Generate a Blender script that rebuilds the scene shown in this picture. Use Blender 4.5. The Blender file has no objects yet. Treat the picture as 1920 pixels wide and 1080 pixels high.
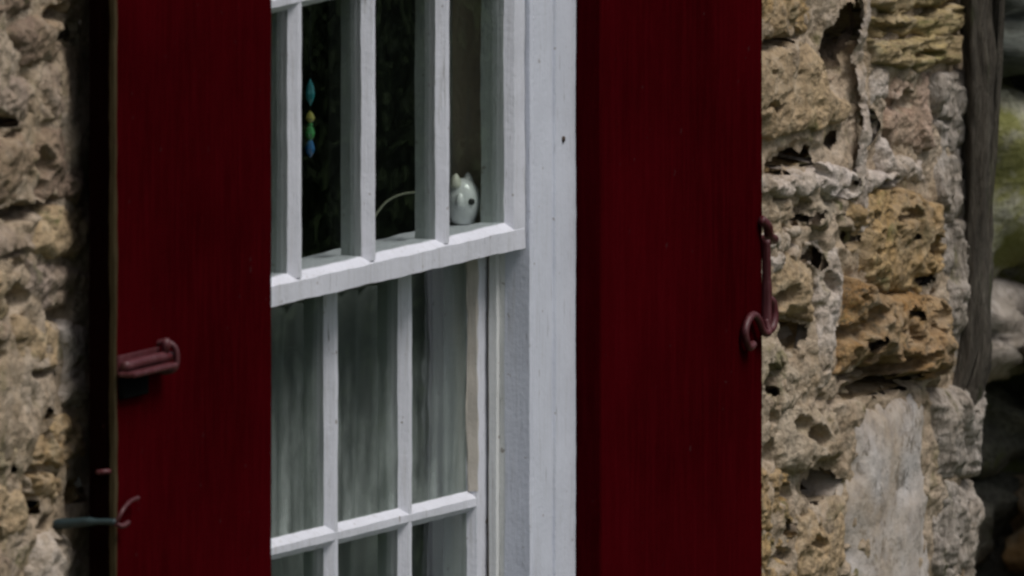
import bpy, bmesh, math, random
import numpy as np
from mathutils import Vector, Matrix

random.seed(7)
scene = bpy.context.scene
col = scene.collection

# ------------------------------------------------------------------ camera
# x runs along the house front, -y is outside, z up; the meeting rail is near z = 1.6
Z0 = 1.6
AZ, EL, DIST = math.radians(68.0), math.radians(5.45), 80.0
fwd = Vector((math.sin(AZ) * math.cos(EL), math.cos(AZ) * math.cos(EL), -math.sin(EL)))
aim = Vector((0.4165, 0.0, Z0 - 0.0367))
cam_data = bpy.data.cameras.new('camera')
cam = bpy.data.objects.new('camera', cam_data)
col.objects.link(cam)
cam.location = aim - fwd * DIST
cam.rotation_euler = fwd.to_track_quat('-Z', 'Y').to_euler()
cam_data.sensor_width = 36.0
cam_data.lens = 36.0 * DIST / 1.1429
cam_data.clip_start, cam_data.clip_end = 0.5, 2000.0
cam_data.dof.use_dof = True
cam_data.dof.focus_distance = 80.25
cam_data.dof.aperture_fstop = 15.0
scene.camera = cam

# ------------------------------------------------------------------ sky and sun (overcast)
SUN_EL, SUN_AZ = math.radians(60.0), math.radians(-12.0)   # azimuth from -y towards +x
world = bpy.data.worlds.new('World')
scene.world = world
world.use_nodes = True
wn = world.node_tree
bg = wn.nodes['Background']
sky = wn.nodes.new('ShaderNodeTexSky')
sky.sky_type = 'NISHITA'
sky.sun_disc = False
sky.sun_elevation = SUN_EL
sky.sun_rotation = math.pi - SUN_AZ
sky.air_density, sky.dust_density, sky.ozone_density = 1.0, 4.0, 1.0
hs = wn.nodes.new('ShaderNodeHueSaturation')
hs.inputs['Saturation'].default_value = 0.62
wn.links.new(sky.outputs['Color'], hs.inputs['Color'])
wn.links.new(hs.outputs['Color'], bg.inputs['Color'])
bg.inputs['Strength'].default_value = 0.055
sun_data = bpy.data.lights.new('sun', 'SUN')
sun_data.energy = 1.5
sun_data.angle = math.radians(24.0)
sun_data.color = (1.0, 0.975, 0.95)
sun = bpy.data.objects.new('sun', sun_data)
col.objects.link(sun)
sdir = Vector((math.sin(SUN_AZ) * math.cos(SUN_EL), -math.cos(SUN_AZ) * math.cos(SUN_EL), math.sin(SUN_EL)))
sun.rotation_euler = sdir.to_track_quat('Z', 'Y').to_euler()
sun.location = (3, -6, 9)
scene.view_settings.view_transform = 'Standard'
scene.view_settings.look = 'None'
scene.view_settings.exposure = 0.38
scene.view_settings.gamma = 1.0
scene.view_settings.use_curve_mapping = False
scene.render.engine = 'CYCLES'
scene.cycles.use_denoising = True
scene.cycles.filter_width = 2.6
scene.cycles.max_bounces = 10
scene.cycles.transparent_max_bounces = 24

# ------------------------------------------------------------------ helpers
def tag(o, label=None, cat=None, group=None, kind=None):
    for k, v in (('label', label), ('category', cat), ('group', group), ('kind', kind)):
        if v:
            o[k] = v
    return o

def link_mesh(name, me, mat=None, parent=None, smooth=False, loc=None):
    o = bpy.data.objects.new(name, me)
    col.objects.link(o)
    if mat:
        me.materials.append(mat)
    if smooth:
        me.polygons.foreach_set('use_smooth', [True] * len(me.polygons))
    if loc is not None:
        o.location = loc
    if parent:
        o.parent = parent
    return o

def empty(name, loc=(0, 0, 0), parent=None):
    o = bpy.data.objects.new(name, None)
    o.empty_display_size = 0.05
    col.objects.link(o)
    o.location = loc
    if parent:
        o.parent = parent
    return o

def from_data(name, verts, faces, mat, parent=None, smooth=False, loc=None):
    me = bpy.data.meshes.new(name)
    me.from_pydata([tuple(v) for v in verts], [], [tuple(f) for f in faces])
    me.validate()
    me.update()
    return link_mesh(name, me, mat, parent, smooth, loc)

def box_data(x0, x1, y0, y1, z0, z1):
    v = [(x, y, z) for z in (z0, z1) for y in (y0, y1) for x in (x0, x1)]
    f = [(0, 2, 3, 1), (4, 5, 7, 6), (0, 1, 5, 4), (2, 6, 7, 3), (0, 4, 6, 2), (1, 3, 7, 5)]
    return v, f

def box(name, x0, x1, y0, y1, z0, z1, mat, parent=None, bevel=0.0):
    v, f = box_data(x0, x1, y0, y1, z0, z1)
    bm = bmesh.new()
    vs = [bm.verts.new(p) for p in v]
    for q in f:
        bm.faces.new([vs[i] for i in q])
    if bevel:
        bmesh.ops.bevel(bm, geom=list(bm.edges), offset=bevel, segments=2, affect='EDGES', profile=0.5)
    bmesh.ops.recalc_face_normals(bm, faces=bm.faces)
    me = bpy.data.meshes.new(name)
    bm.to_mesh(me)
    bm.free()
    return link_mesh(name, me, mat, parent)

def extrude(name, prof, axis, a, b, mat, parent=None, seg=40, wob=0.0006, seed=0.0, back=None):
    """extrude a closed section along x or z. prof = [(across, y)]; across is z for axis x and x for axis z.
    A slow wander of each ring gives thickly painted old joinery its uneven edges."""
    n = len(prof)
    verts, faces = [], []
    rnd = random.Random(int(seed * 977) + 11)
    ph = [[(rnd.uniform(0, 6.28), rnd.uniform(12, 40), rnd.uniform(60, 170)) for _ in range(2)] for _ in range(n)]
    rings = []
    for i in range(seg + 1):
        t = a + (b - a) * i / seg
        ring = []
        for k, (c, y) in enumerate(prof):
            p0, f0, f1 = ph[k][0]
            q0, g0, g1 = ph[k][1]
            dc = wob * (0.6 * math.sin(f0 * t + p0) + 0.4 * math.sin(f1 * t + q0))
            dy = wob * (0.6 * math.sin(g0 * t + q0) + 0.4 * math.sin(g1 * t + p0))
            ring.append((t, y + dy, c + dc) if axis == 'x' else (c + dc, y + dy, t))
        rings.append(ring)
    for ring in rings:
        verts += ring
    for i in range(seg):
        for k in range(n):
            k2 = (k + 1) % n
            faces.append((i * n + k, i * n + k2, (i + 1) * n + k2, (i + 1) * n + k))
    faces.append(tuple(range(n))[::-1])
    faces.append(tuple(seg * n + k for k in range(n)))
    o = from_data(name, verts, faces, mat, parent)
    bm = bmesh.new()
    bm.from_mesh(o.data)
    bmesh.ops.recalc_face_normals(bm, faces=bm.faces)
    for f in bm.faces:
        f.smooth = True
    for e in bm.edges:                       # crisp along the run, soft across it
        va, vb = e.verts
        if abs(va.index - vb.index) == n or len(e.link_faces) == 2 and any(len(f.verts) > 4 or len({v.index // n for v in f.verts}) == 1 for f in e.link_faces):
            e.smooth = False
    if back is not None:
        o.data.materials.append(back[1])
        for f in bm.faces:
            if f.calc_center_median().y > back[0]:
                f.material_index = 1
    bm.to_mesh(o.data)
    bm.free()
    return o

def tube(name, pts, radii, mat, parent=None, sides=10, flat=1.0, smooth=True):
    pts = [Vector(p) for p in pts]
    if not hasattr(radii, '__len__'):
        radii = [radii] * len(pts)
    verts, faces = [], []
    prev = None
    for i, p in enumerate(pts):
        d = (pts[min(i + 1, len(pts) - 1)] - pts[max(i - 1, 0)]).normalized()
        if prev is None:
            ref = Vector((0, 0, 1)) if abs(d.z) < 0.8 else Vector((1, 0, 0))
            u = d.cross(ref).normalized()
        else:
            u = (prev - d * prev.dot(d)).normalized()
        prev = u
        w = d.cross(u)
        for k in range(sides):
            t = 2 * math.pi * k / sides
            verts.append(p + (u * math.cos(t) + w * math.sin(t) * flat) * radii[i])
    n = sides
    for i in range(len(pts) - 1):
        for k in range(n):
            k2 = (k + 1) % n
            faces.append((i * n + k, i * n + k2, (i + 1) * n + k2, (i + 1) * n + k))
    faces.append(tuple(range(n))[::-1])
    faces.append(tuple((len(pts) - 1) * n + k for k in range(n)))
    return from_data(name, verts, faces, mat, parent, smooth)

def spline(ctrl, per=8):
    c = [Vector(p) for p in ctrl]
    out = []
    for i in range(len(c) - 1):
        p0, p1, p2, p3 = c[max(i - 1, 0)], c[i], c[i + 1], c[min(i + 2, len(c) - 1)]
        for k in range(per):
            t = k / per
            out.append(0.5 * ((2 * p1) + (p2 - p0) * t + (2 * p0 - 5 * p1 + 4 * p2 - p3) * t * t
                              + (3 * p1 - p0 - 3 * p2 + p3) * t ** 3))
    out.append(c[-1])
    return out

# ---- value noise in numpy
def _hash(ix, iz, seed):
    h = (ix.astype(np.int64) * 374761393 + iz.astype(np.int64) * 668265263 + int(seed) * 1274126177) & 0xFFFFFFFF
    h = ((h ^ (h >> 13)) * 1274126177) & 0xFFFFFFFF
    h = h ^ (h >> 16)
    return (h & 0xFFFFFF) / float(0xFFFFFF)

def vnoise(x, z, seed=0):
    ix, iz = np.floor(x), np.floor(z)
    fx, fz = x - ix, z - iz
    fx = fx * fx * fx * (fx * (fx * 6 - 15) + 10)
    fz = fz * fz * fz * (fz * (fz * 6 - 15) + 10)
    a, b = _hash(ix, iz, seed), _hash(ix + 1, iz, seed)
    c, d = _hash(ix, iz + 1, seed), _hash(ix + 1, iz + 1, seed)
    return ((a + (b - a) * fx) * (1 - fz) + (c + (d - c) * fx) * fz) * 2 - 1

def fbm(x, z, seed=0, octv=4, gain=0.5):
    r, a = 0.0, 1.0
    for k in range(octv):
        r = r + a * vnoise(x, z, seed + 17 * k)
        x, z, a = x * 2.03 + 3.1, z * 2.03 - 1.7, a * gain
    return r

def ridged(x, z, seed=0, octv=3):
    r, a = 0.0, 1.0
    for k in range(octv):
        r = r + a * (1 - 2 * np.abs(vnoise(x, z, seed + 23 * k)))
        x, z, a = x * 2.1 + 1.3, z * 2.1 + 4.7, a * 0.5
    return r

def poly_sd(px, pz, poly):
    """distance to the outline, positive inside"""
    d = np.full(px.shape, 1e9)
    inside = np.zeros(px.shape, bool)
    n = len(poly)
    for i in range(n):
        ax, az = poly[i]
        bx, bz = poly[(i + 1) % n]
        ex, ez = bx - ax, bz - az
        wx, wz = px - ax, pz - az
        t = np.clip((wx * ex + wz * ez) / (ex * ex + ez * ez + 1e-12), 0, 1)
        d = np.minimum(d, np.hypot(wx - ex * t, wz - ez * t))
        c = ((az <= pz) & (bz > pz)) | ((bz <= pz) & (az > pz))
        with np.errstate(divide='ignore', invalid='ignore'):
            xi = ax + (pz - az) / (bz - az + 1e-12) * ex
        inside ^= c & (px < xi)
    return np.where(inside, d, -d)

# ------------------------------------------------------------------ materials
def new_mat(name):
    m = bpy.data.materials.new(name)
    m.use_nodes = True
    nt = m.node_tree
    return m, nt, nt.nodes['Principled BSDF']

def N(nt, kind, **kw):
    n = nt.nodes.new(kind)
    for k, v in kw.items():
        if k in n.inputs:
            n.inputs[k].default_value = v
        else:
            setattr(n, k, v)
    return n

def obj_coord(nt, scale=(1, 1, 1), rnd=True):
    tc = N(nt, 'ShaderNodeTexCoord')
    src = tc.outputs['Object']
    if rnd:
        oi = N(nt, 'ShaderNodeObjectInfo')
        mul = N(nt, 'ShaderNodeMath', operation='MULTIPLY')
        mul.inputs[1].default_value = 37.0
        nt.links.new(oi.outputs['Random'], mul.inputs[0])
        ad = N(nt, 'ShaderNodeVectorMath', operation='ADD')
        nt.links.new(src, ad.inputs[0])
        nt.links.new(mul.outputs[0], ad.inputs[1])
        src = ad.outputs[0]
    mp = N(nt, 'ShaderNodeMapping')
    mp.inputs['Scale'].default_value = scale
    nt.links.new(src, mp.inputs['Vector'])
    return mp.outputs['Vector']

def noise(nt, vec, scale, detail=4.0, rough=0.6, dist=0.0):
    n = N(nt, 'ShaderNodeTexNoise')
    n.inputs['Scale'].default_value = scale
    n.inputs['Detail'].default_value = detail
    n.inputs['Roughness'].default_value = rough
    n.inputs['Distortion'].default_value = dist
    nt.links.new(vec, n.inputs['Vector'])
    return n.outputs['Fac']

def ramp(nt, fac, stops):
    r = N(nt, 'ShaderNodeValToRGB')
    el = r.color_ramp.elements
    while len(el) < len(stops):
        el.new(0.5)
    for e, (p, c) in zip(el, stops):
        e.position = p
        e.color = c if len(c) == 4 else (*c, 1)
    nt.links.new(fac, r.inputs['Fac'])
    return r.outputs['Color']

def mix(nt, fac, a, b, mode='MIX'):
    m = N(nt, 'ShaderNodeMix', data_type='RGBA', blend_type=mode)
    for sock, v in ((m.inputs['Factor'], fac), (m.inputs['A'], a), (m.inputs['B'], b)):
        if hasattr(v, 'links'):
            nt.links.new(v, sock)
        elif isinstance(v, (int, float)):
            sock.default_value = v
        else:
            sock.default_value = (*v, 1) if len(v) == 3 else v
    return m.outputs['Result']

def g(v):
    return (v, v, v)

def bump(nt, bsdf, height, strength=0.5, dist=0.002):
    b = N(nt, 'ShaderNodeBump')
    b.inputs['Strength'].default_value = strength
    b.inputs['Distance'].default_value = dist
    nt.links.new(height, b.inputs['Height'])
    nt.links.new(b.outputs['Normal'], bsdf.inputs['Normal'])

def stone_mat(name, c1, c2, c3, moss=0.0, spots=0.5, scale=1.0, stretch=(1, 1, 1), mosscol=(0.10, 0.11, 0.03), stain=0.72, grain=1.0):
    m, nt, p = new_mat(name)
    v = obj_coord(nt, stretch)
    n1 = noise(nt, v, 9 * scale, 4, 0.65, 0.5)
    n2 = noise(nt, v, 34 * scale, 5, 0.65, 0.3)
    n3 = noise(nt, v, 130 * scale, 4, 0.7)
    c = ramp(nt, n1, [(0.30, c1), (0.50, c2), (0.70, c3)])
    c = mix(nt, 0.55, c, ramp(nt, n2, [(0.32, c3), (0.5, c1), (0.68, c2)]))
    # grain and dark lichen specks
    c = mix(nt, 1.0, c, ramp(nt, n3, [(0.30, g(1 - 0.58 * grain)), (0.50, g(1.0)), (0.72, g(1 + 0.25 * grain))]), 'MULTIPLY')
    sp = ramp(nt, noise(nt, v, 62 * scale, 3, 0.75, 0.8), [(0.56, g(0)), (0.66, g(min(1, spots * 1.3)))])
    c = mix(nt, sp, c, (0.045, 0.042, 0.03))
    if moss:
        mo = ramp(nt, noise(nt, v, 16 * scale, 5, 0.7, 0.4), [(0.62 - 0.18 * moss, g(0)), (0.72 - 0.18 * moss, g(0.85))])
        c = mix(nt, mo, c, mosscol)
    # weather stains run over stones and joints alike
    gv_ = N(nt, 'ShaderNodeNewGeometry').outputs['Position']
    st = ramp(nt, noise(nt, gv_, 7, 5, 0.65, 0.6), [(0.34, g(0)), (0.60, g(stain))])
    c = mix(nt, st, c, ramp(nt, noise(nt, gv_, 45, 4, 0.65), [(0.3, (0.15, 0.105, 0.06)), (0.5, (0.37, 0.275, 0.175)), (0.7, (0.47, 0.385, 0.29))]))
    nt.links.new(c, p.inputs['Base Color'])
    p.inputs['Roughness'].default_value = 0.92
    p.inputs['Specular IOR Level'].default_value = 0.2
    hh = N(nt, 'ShaderNodeMath', operation='ADD')
    nt.links.new(n3, hh.inputs[0])
    nt.links.new(n2, hh.inputs[1])
    bump(nt, p, hh.outputs[0], 1.0, 0.005 * grain)
    return m

M = {}
M['tan'] = stone_mat('tan_sandstone', (0.47, 0.32, 0.17), (0.54, 0.43, 0.29), (0.30, 0.21, 0.12), 0.15)
M['ochre'] = stone_mat('ochre_sandstone', (0.48, 0.29, 0.105), (0.43, 0.315, 0.165), (0.22, 0.13, 0.045), 0.45, 0.7)
M['orange'] = stone_mat('orange_ironstone', (0.40, 0.215, 0.07), (0.19, 0.10, 0.035), (0.46, 0.32, 0.16), 0.2, 0.8)
M['layer'] = stone_mat('layered_yellow_stone', (0.40, 0.30, 0.11), (0.46, 0.36, 0.19), (0.28, 0.21, 0.08), 0.5, 0.6, 1.0, (0.5, 1, 3), (0.14, 0.15, 0.03))
M['pink'] = stone_mat('pinkish_stone', (0.40, 0.27, 0.20), (0.46, 0.36, 0.29), (0.26, 0.155, 0.105), 0.0, 0.5)
M['mauve'] = stone_mat('mauve_grey_stone', (0.34, 0.265, 0.22), (0.42, 0.33, 0.26), (0.22, 0.17, 0.15), 0.15, 0.4)
M['grey'] = stone_mat('grey_stone', (0.42, 0.345, 0.255), (0.50, 0.425, 0.34), (0.25, 0.20, 0.135), 0.25, 0.5)
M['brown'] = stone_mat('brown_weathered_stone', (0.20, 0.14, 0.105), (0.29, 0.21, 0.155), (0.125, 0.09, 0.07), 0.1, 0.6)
M['green'] = stone_mat('green_grey_stone', (0.34, 0.30, 0.21), (0.42, 0.35, 0.23), (0.23, 0.22, 0.15), 0.4, 0.5)
M['pale'] = stone_mat('pale_lime_mortar', (0.58, 0.51, 0.46), (0.68, 0.61, 0.56), (0.42, 0.34, 0.29), 0.1, 0.35)
M['white'] = stone_mat('white_rough_stone', (0.62, 0.55, 0.50), (0.72, 0.66, 0.61), (0.48, 0.40, 0.34), 0.0, 0.4)
M['smooth'] = stone_mat('smooth_pale_stone', (0.50, 0.46, 0.44), (0.56, 0.53, 0.51), (0.45, 0.39, 0.35), 0.12, 0.55, 0.5, stain=0.62, grain=0.5)
M['bark'] = stone_mat('striated_grey_stone', (0.39, 0.345, 0.30), (0.50, 0.45, 0.41), (0.22, 0.19, 0.155), 0.15, 0.5, 1.0, (2.4, 1, 0.45), stain=0.3)
M['mortar'] = stone_mat('old_lime_mortar', (0.44, 0.345, 0.25), (0.54, 0.45, 0.365), (0.27, 0.19, 0.115), 0.3, 0.6)
M['mossy'] = stone_mat('mossy_boulder', (0.40, 0.38, 0.32), (0.34, 0.35, 0.18), (0.46, 0.45, 0.40), 1.0, 0.5, 1.0, (1, 1, 1), (0.20, 0.205, 0.045), 0.1)
M['slate'] = stone_mat('dark_slate', (0.12, 0.13, 0.115), (0.17, 0.175, 0.15), (0.075, 0.085, 0.075), 0.2, 0.4, 1.0, (0.5, 0.5, 4), (0.10, 0.11, 0.03), 0.0)
M['dark'] = stone_mat('dark_stone', (0.10, 0.095, 0.08), (0.16, 0.15, 0.12), (0.06, 0.065, 0.045), 0.4, 0.5, stain=0.0)  # for the set-back garden wall courses and their backing
M['vine'] = stone_mat('vine_bark', (0.075, 0.06, 0.048), (0.17, 0.15, 0.12), (0.028, 0.024, 0.02), 0.2, 0.5, 1.3, (3, 3, 0.35), (0.08, 0.09, 0.04), 0.0)

def paint_white(name='white_paint', grime=0.75, base=(0.665, 0.69, 0.775)):
    m, nt, p = new_mat(name)
    v = obj_coord(nt, (1, 1, 1))
    vs = obj_coord(nt, (6, 6, 0.35))
    c = mix(nt, ramp(nt, noise(nt, v, 14, 4, 0.6), [(0.35, g(0)), (0.7, g(1))]), base, tuple(b * 0.90 for b in base))
    # grey streaks down the grain, a few cracks, fly specks
    c = mix(nt, ramp(nt, noise(nt, vs, 30, 3, 0.6), [(0.55, g(0)), (0.75, g(0.45 * grime))]), c, (0.36, 0.35, 0.33))
    c = mix(nt, ramp(nt, noise(nt, vs, 70, 2, 0.5, 0.4), [(0.70, g(0)), (0.76, g(0.9 * grime))]), c, (0.12, 0.10, 0.09))
    c = mix(nt, ramp(nt, noise(nt, v, 90, 2, 0.5), [(0.70, g(0)), (0.76, g(0.8 * grime))]), c, (0.20, 0.16, 0.13))
    nt.links.new(c, p.inputs['Base Color'])
    p.inputs['Roughness'].default_value = 0.55
    p.inputs['Specular IOR Level'].default_value = 0.3
    hh = N(nt, 'ShaderNodeMath', operation='ADD')
    nt.links.new(noise(nt, vs, 55, 3, 0.6), hh.inputs[0])
    nt.links.new(noise(nt, v, 160, 3, 0.6), hh.inputs[1])
    bump(nt, p, hh.outputs[0], 0.5, 0.0012)
    return m
M['paint'] = paint_white()
M['paint_sash'] = paint_white('white_sash_paint', 1.1, (0.69, 0.70, 0.765))
M['paint_shaded'] = paint_white('inner_sash_shade', 0.8, (0.46, 0.50, 0.48))  # inside faces of the sashes, coloured darker to stand for their dim light
M['putty'] = paint_white('weathered_putty', 1.2, (0.50, 0.46, 0.41))

def red_paint(name, base, rough=0.5, wear=0.0):
    m, nt, p = new_mat(name)
    v = obj_coord(nt, (1, 1, 1))
    vs = obj_coord(nt, (8, 8, 0.5))
    c = mix(nt, ramp(nt, noise(nt, v, 3.5, 5, 0.65), [(0.32, g(0)), (0.68, g(1))]), tuple(b * 1.12 for b in base), tuple(b * 0.62 for b in base))
    c = mix(nt, ramp(nt, noise(nt, vs, 20, 3, 0.6), [(0.45, g(0)), (0.75, g(0.5))]), c, tuple(b * 1.5 + 0.0008 for b in base))
    c = mix(nt, ramp(nt, noise(nt, v, 70, 2, 0.5), [(0.74, g(0)), (0.78, g(0.5))]), c, (0.05, 0.02, 0.02))
    if wear:
        c = mix(nt, ramp(nt, noise(nt, vs, 30, 4, 0.6), [(0.42, g(0)), (0.62, g(wear))]), c, (0.09, 0.07, 0.04) if rough > 0.6 else (0.13, 0.05, 0.055))
    nt.links.new(c, p.inputs['Base Color'])
    p.inputs['Roughness'].default_value = rough
    p.inputs['Specular IOR Level'].default_value = 0.0
    hh = N(nt, 'ShaderNodeMath', operation='ADD')
    nt.links.new(noise(nt, vs, 40, 3, 0.6), hh.inputs[0])
    nt.links.new(noise(nt, v, 120, 3, 0.6), hh.inputs[1])
    bump(nt, p, hh.outputs[0], 0.35, 0.001)
    return m
M['red'] = red_paint('dark_red_paint', (0.046, 0.0009, 0.0024))
M['red_edge'] = red_paint('dark_red_edge', (0.036, 0.0008, 0.0020), 0.8, 0.0)  # a darker red than the leaf, for its edges
M['edge_shade'] = red_paint('shaded_edge', (0.005, 0.0012, 0.001), 0.9, 0.0)  # left free edge coloured near black to stand for its shade
M['arris'] = red_paint('bare_wood_arris', (0.05, 0.038, 0.02), 0.8, 0.5)
M['red_iron'] = red_paint('red_painted_iron', (0.075, 0.008, 0.012), 0.5, 0.6)
for k in ('red', 'red_edge', 'arris', 'edge_shade'):      # chalky paint: no sheen even at a glance
    M[k].node_tree.nodes['Principled BSDF'].inputs['IOR'].default_value = 1.0
M['red_iron'].node_tree.nodes['Principled BSDF'].inputs['Specular IOR Level'].default_value = 0.5

def simple(name, color, rough=0.6, spec=0.4, metal=0.0, var=0.3, scale=40, emit=None):
    m, nt, p = new_mat(name)
    v = obj_coord(nt)
    c = mix(nt, noise(nt, v, scale, 4, 0.6), tuple(x * (1 - var) for x in color), tuple(min(1, x * (1 + var)) for x in color))
    nt.links.new(c, p.inputs['Base Color'])
    p.inputs['Roughness'].default_value = rough
    p.inputs['Specular IOR Level'].default_value = spec
    p.inputs['Metallic'].default_value = metal
    return m
M['iron'] = simple('teal_black_iron', (0.022, 0.042, 0.046), 0.55, 0.5, 0.0, 0.6, 90)
M['bolt_shadow_black'] = simple('bolt_shadow_black', (0.006, 0.006, 0.006), 0.9, 0.0)  # near black, for the painted shadow under the bolt
M['rust'] = simple('rusty_nail', (0.06, 0.04, 0.03), 0.8)
M['jamb'] = paint_white('jamb_paint', 0.9, (0.72, 0.73, 0.72))
M['jamb_in'] = paint_white('bare_jamb', 0.9, (0.50, 0.40, 0.30))
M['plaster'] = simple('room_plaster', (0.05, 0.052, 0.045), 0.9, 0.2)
M['reveal'] = paint_white('reveal_paint', 0.6, (0.55, 0.57, 0.55))
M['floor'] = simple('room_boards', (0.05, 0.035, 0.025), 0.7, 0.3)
M['china'] = simple('white_glaze', (0.88, 0.90, 0.90), 0.06, 0.6, 0, 0.05)
M['china'].node_tree.nodes['Principled BSDF'].inputs['Coat Weight'].default_value = 0.8
M['china_dark'] = simple('dark_glaze', (0.03, 0.03, 0.03), 0.3)
M['china_yellow'] = simple('cream_glaze', (0.74, 0.73, 0.62), 0.25, 0.6)
M['wire'] = simple('pale_wire', (0.16, 0.165, 0.12), 0.5)
M['thread'] = simple('dark_thread', (0.02, 0.02, 0.03), 0.8)
M['grass'] = simple('rough_grass', (0.035, 0.055, 0.018), 0.95, 0.1, 0, 0.6, 3)
M['leaf'] = simple('added_hedge_leaf', (0.035, 0.055, 0.022), 0.7, 0.2, 0, 0.5, 6)

def bead_mat(name, color):
    m, nt, p = new_mat(name)
    v = obj_coord(nt)
    nt.links.new(mix(nt, noise(nt, v, 60), color, tuple(c * 0.5 for c in color)), p.inputs['Base Color'])
    p.inputs['Roughness'].default_value = 0.08
    p.inputs['Transmission Weight'].default_value = 0.15
    p.inputs['Coat Weight'].default_value = 0.6
    return m
M['bead_teal'] = bead_mat('teal_glass', (0.06, 0.55, 0.62))
M['bead_yellow'] = bead_mat('yellow_glass', (0.95, 0.88, 0.22))
M['bead_green'] = bead_mat('green_glass', (0.10, 0.65, 0.16))
M['bead_blue'] = bead_mat('blue_glass', (0.04, 0.28, 0.70))

def glass_mat(name, haze_amt):
    """thin old window glass: fresnel mirror over clear, with a pale streaky film"""
    m = bpy.data.materials.new(name)
    m.use_nodes = True
    nt = m.node_tree
    nt.nodes.clear()
    out = N(nt, 'ShaderNodeOutputMaterial')
    v = obj_coord(nt)
    wav = noise(nt, v, 9, 2, 0.5)
    bp = N(nt, 'ShaderNodeBump')
    bp.inputs['Strength'].default_value = 0.35
    bp.inputs['Distance'].default_value = 0.004
    nt.links.new(wav, bp.inputs['Height'])
    lw = N(nt, 'ShaderNodeLayerWeight')
    lw.inputs['Blend'].default_value = 0.5
    nt.links.new(bp.outputs['Normal'], lw.inputs['Normal'])
    pw = N(nt, 'ShaderNodeMath', operation='POWER')
    nt.links.new(lw.outputs['Facing'], pw.inputs[0])
    pw.inputs[1].default_value = 5.0
    fr = N(nt, 'ShaderNodeMath', operation='MULTIPLY_ADD')
    nt.links.new(pw.outputs[0], fr.inputs[0])
    fr.inputs[1].default_value = 0.96
    fr.inputs[2].default_value = 0.04
    tr = N(nt, 'ShaderNodeBsdfTransparent')
    tr.inputs['Color'].default_value = (0.91, 0.935, 0.92, 1)
    gl = N(nt, 'ShaderNodeBsdfGlossy')
    gl.inputs['Roughness'].default_value = 0.01
    nt.links.new(bp.outputs['Normal'], gl.inputs['Normal'])
    mx = N(nt, 'ShaderNodeMixShader')
    nt.links.new(fr.outputs[0], mx.inputs[0])
    nt.links.new(tr.outputs[0], mx.inputs[1])
    nt.links.new(gl.outputs[0], mx.inputs[2])
    last = mx.outputs[0]
    if haze_amt:
        df = N(nt, 'ShaderNodeBsdfDiffuse')
        df.inputs['Color'].default_value = (0.44, 0.49, 0.47, 1)
        vs = obj_coord(nt, (5, 1, 0.5))
        runs = ramp(nt, noise(nt, vs, 9, 4, 0.6, 0.3), [(0.38, g(0.1)), (0.66, g(1))])
        cloud = ramp(nt, noise(nt, v, 22, 4, 0.65, 0.6), [(0.3, g(0.35)), (0.7, g(1))])
        # the film is denser towards the foot of each pane, with an uneven upper edge
        tc = N(nt, 'ShaderNodeTexCoord')
        sx = N(nt, 'ShaderNodeSeparateXYZ')
        nt.links.new(tc.outputs['Generated'], sx.inputs[0])
        wob = N(nt, 'ShaderNodeMath', operation='MULTIPLY_ADD')
        nt.links.new(noise(nt, v, 7, 3), wob.inputs[0])
        wob.inputs[1].default_value = 0.5
        nt.links.new(sx.outputs['Z'], wob.inputs[2])
        foot = ramp(nt, wob.outputs[0], [(0.25, g(1.0)), (1.0, g(0.03))])
        f = mix(nt, 1.0, mix(nt, 1.0, runs, cloud, 'MULTIPLY'), foot, 'MULTIPLY')
        k = N(nt, 'ShaderNodeMath', operation='MULTIPLY')
        nt.links.new(f, k.inputs[0])
        k.inputs[1].default_value = haze_amt
        m2 = N(nt, 'ShaderNodeMixShader')
        nt.links.new(k.outputs[0], m2.inputs[0])
        nt.links.new(last, m2.inputs[1])
        nt.links.new(df.outputs[0], m2.inputs[2])
        last = m2.outputs[0]
    nt.links.new(last, out.inputs['Surface'])
    return m
M['glass'] = glass_mat('clear_old_glass', 0.0)
M['glass_film'] = glass_mat('filmed_old_glass', 0.66)

def sheer_mat():
    m = bpy.data.materials.new('net_curtain')
    m.use_nodes = True
    nt = m.node_tree
    nt.nodes.clear()
    out = N(nt, 'ShaderNodeOutputMaterial')
    v = obj_coord(nt)
    df = N(nt, 'ShaderNodeBsdfDiffuse')
    nt.links.new(mix(nt, noise(nt, v, 20), (0.44, 0.46, 0.46), (0.32, 0.345, 0.34)), df.inputs['Color'])
    tr = N(nt, 'ShaderNodeBsdfTransparent')
    mx = N(nt, 'ShaderNodeMixShader')
    mx.inputs[0].default_value = 0.55
    nt.links.new(tr.outputs[0], mx.inputs[1])
    nt.links.new(df.outputs[0], mx.inputs[2])
    nt.links.new(mx.outputs[0], out.inputs['Surface'])
    return m
M['net'] = sheer_mat()

# ------------------------------------------------------------------ setting: ground, room
xs = np.linspace(-1, 1, 61)
xs = np.sign(xs) * np.abs(xs) ** 3 * 300
gv, gf = [], []
for j, yy in enumerate(xs):
    for i, xx in enumerate(xs):
        r = math.hypot(xx, yy)
        gv.append((xx, yy, 0.0 if r < 6 else 0.12 * math.sin(xx * 0.31) * math.cos(yy * 0.27) * min(1, (r - 6) / 20)))
n = len(xs)
for j in range(n - 1):
    for i in range(n - 1):
        gf.append((j * n + i, j * n + i + 1, (j + 1) * n + i + 1, (j + 1) * n + i))
tag(from_data('ground', gv, gf, M['grass'], smooth=True), kind='structure')

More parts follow.
